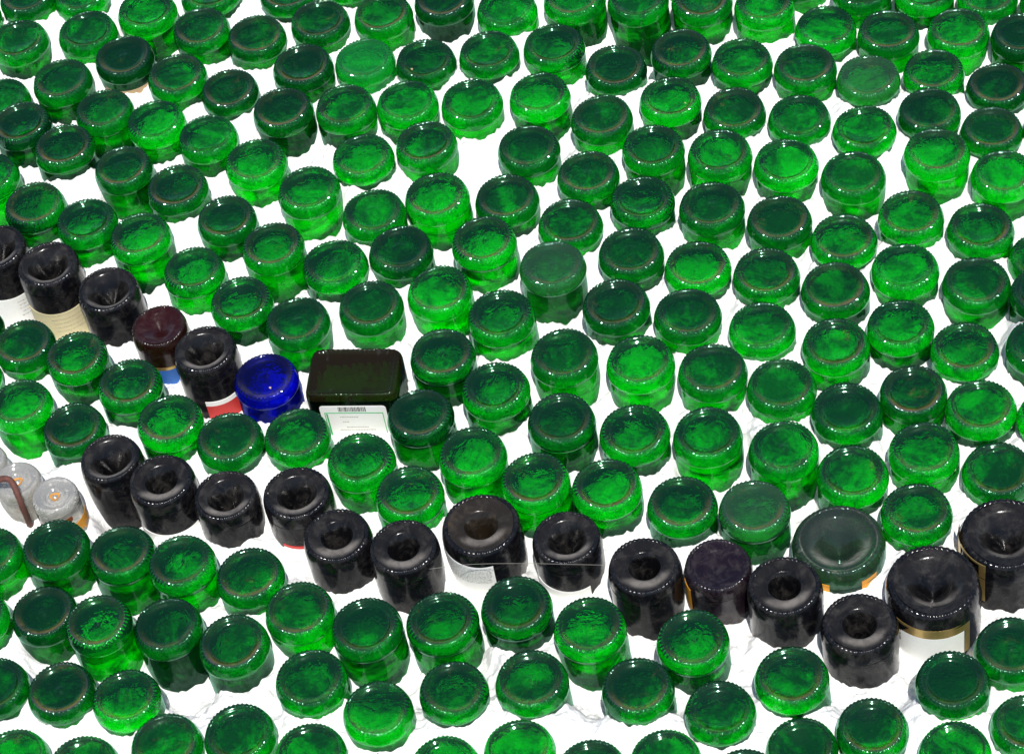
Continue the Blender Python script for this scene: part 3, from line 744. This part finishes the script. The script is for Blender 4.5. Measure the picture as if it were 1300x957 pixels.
# ------------------------------------------------------------------ cobweb and small debris
def cob_mat():
    n=N('cobweb_threads'); tc=n('ShaderNodeTexCoord').outputs['Object']; f=noise(n,tc,0.,140,5,.7,.5)
    d=n('ShaderNodeBsdfDiffuse',{0:(.5,.47,.43)}).outputs[0]; t=n('ShaderNodeBsdfTransparent').outputs[0]
    sh=n.mixs(n.ramp(f,.3,.8,.12,.45),t,d); n.t.links.new(sh,n.out.inputs[0]); return n.m
V=[];Fc=[];n=24
for i in range(n+1):
    u=i/n; px=662+(684-662)*u
    a=unproj(px,716-3*math.sin(u*PI),-.012); b=unproj(px-2+2*u,742-14*u*(1-u),-.045)
    for q in range(7):
        v=q/6; p=a.lerp(b,v); V.append((p.x,p.y+.0015*math.sin(v*9+u*4),p.z))
for i in range(n):
    for q in range(6): k=i*7+q; Fc.append((k,k+1,k+8,k+7))
cb=thing('cobweb','grey dusty cobweb strung between two black wine bottles','cobweb',tuple(unproj(670,725,-.03)))
def rel(me,par):
    for v in me.vertices: v.co-=par.location
    return me
link('web_sheet',rel(mesh('web_sheet',V,Fc,cob_mat()),cb),cb)
THR=plain('web_thread',(.22,.20,.18),.9)
link('thread',rel(tube('thread',[unproj(545,722,.006),unproj(600,716,.006),unproj(670,715,.004),unproj(720,716,.004),unproj(768,717,.004)],.00022,THR,6),cb),cb)
def chip(label,px,py,z,sz,mat=CHIP):
    p=unproj(px,py,z); V=[];Fc=[]
    ico=bpy.data.meshes.new('chip'); import bmesh
    bm=bmesh.new(); bmesh.ops.create_icosphere(bm,subdivisions=2,radius=sz)
    for v in bm.verts: v.co=Vector((v.co.x*random.uniform(.8,1.5),v.co.y*random.uniform(.6,1.0),v.co.z*.5*random.uniform(.7,1.2)))
    bm.to_mesh(ico); bm.free(); ico.materials.append(mat)
    o=link('crumb',ico,None,p); o.rotation_euler.z=random.uniform(0,3); o['label']=label; o['category']='crumb'; o['group']='crumbs lying on the bottle bases'
chip('tan crumb lying on the blue bottle base',343,492,-.0035,.0016)
chip('tan crumb lying on a dark green base near the top centre',523,88,-.003,.0016)
chip('white crumb on the green base below the left wine bottles',89,448,-.0035,.0010,MORTAR)
chip('pale crumb on the green base right of the black bottles, left of centre',278,567,-.0035,.0009,MORTAR)
chip('tiny tan crumb on the green base right of top centre',870,131,-.003,.0011)
print('green',n_g,'objects',len(bpy.data.objects))
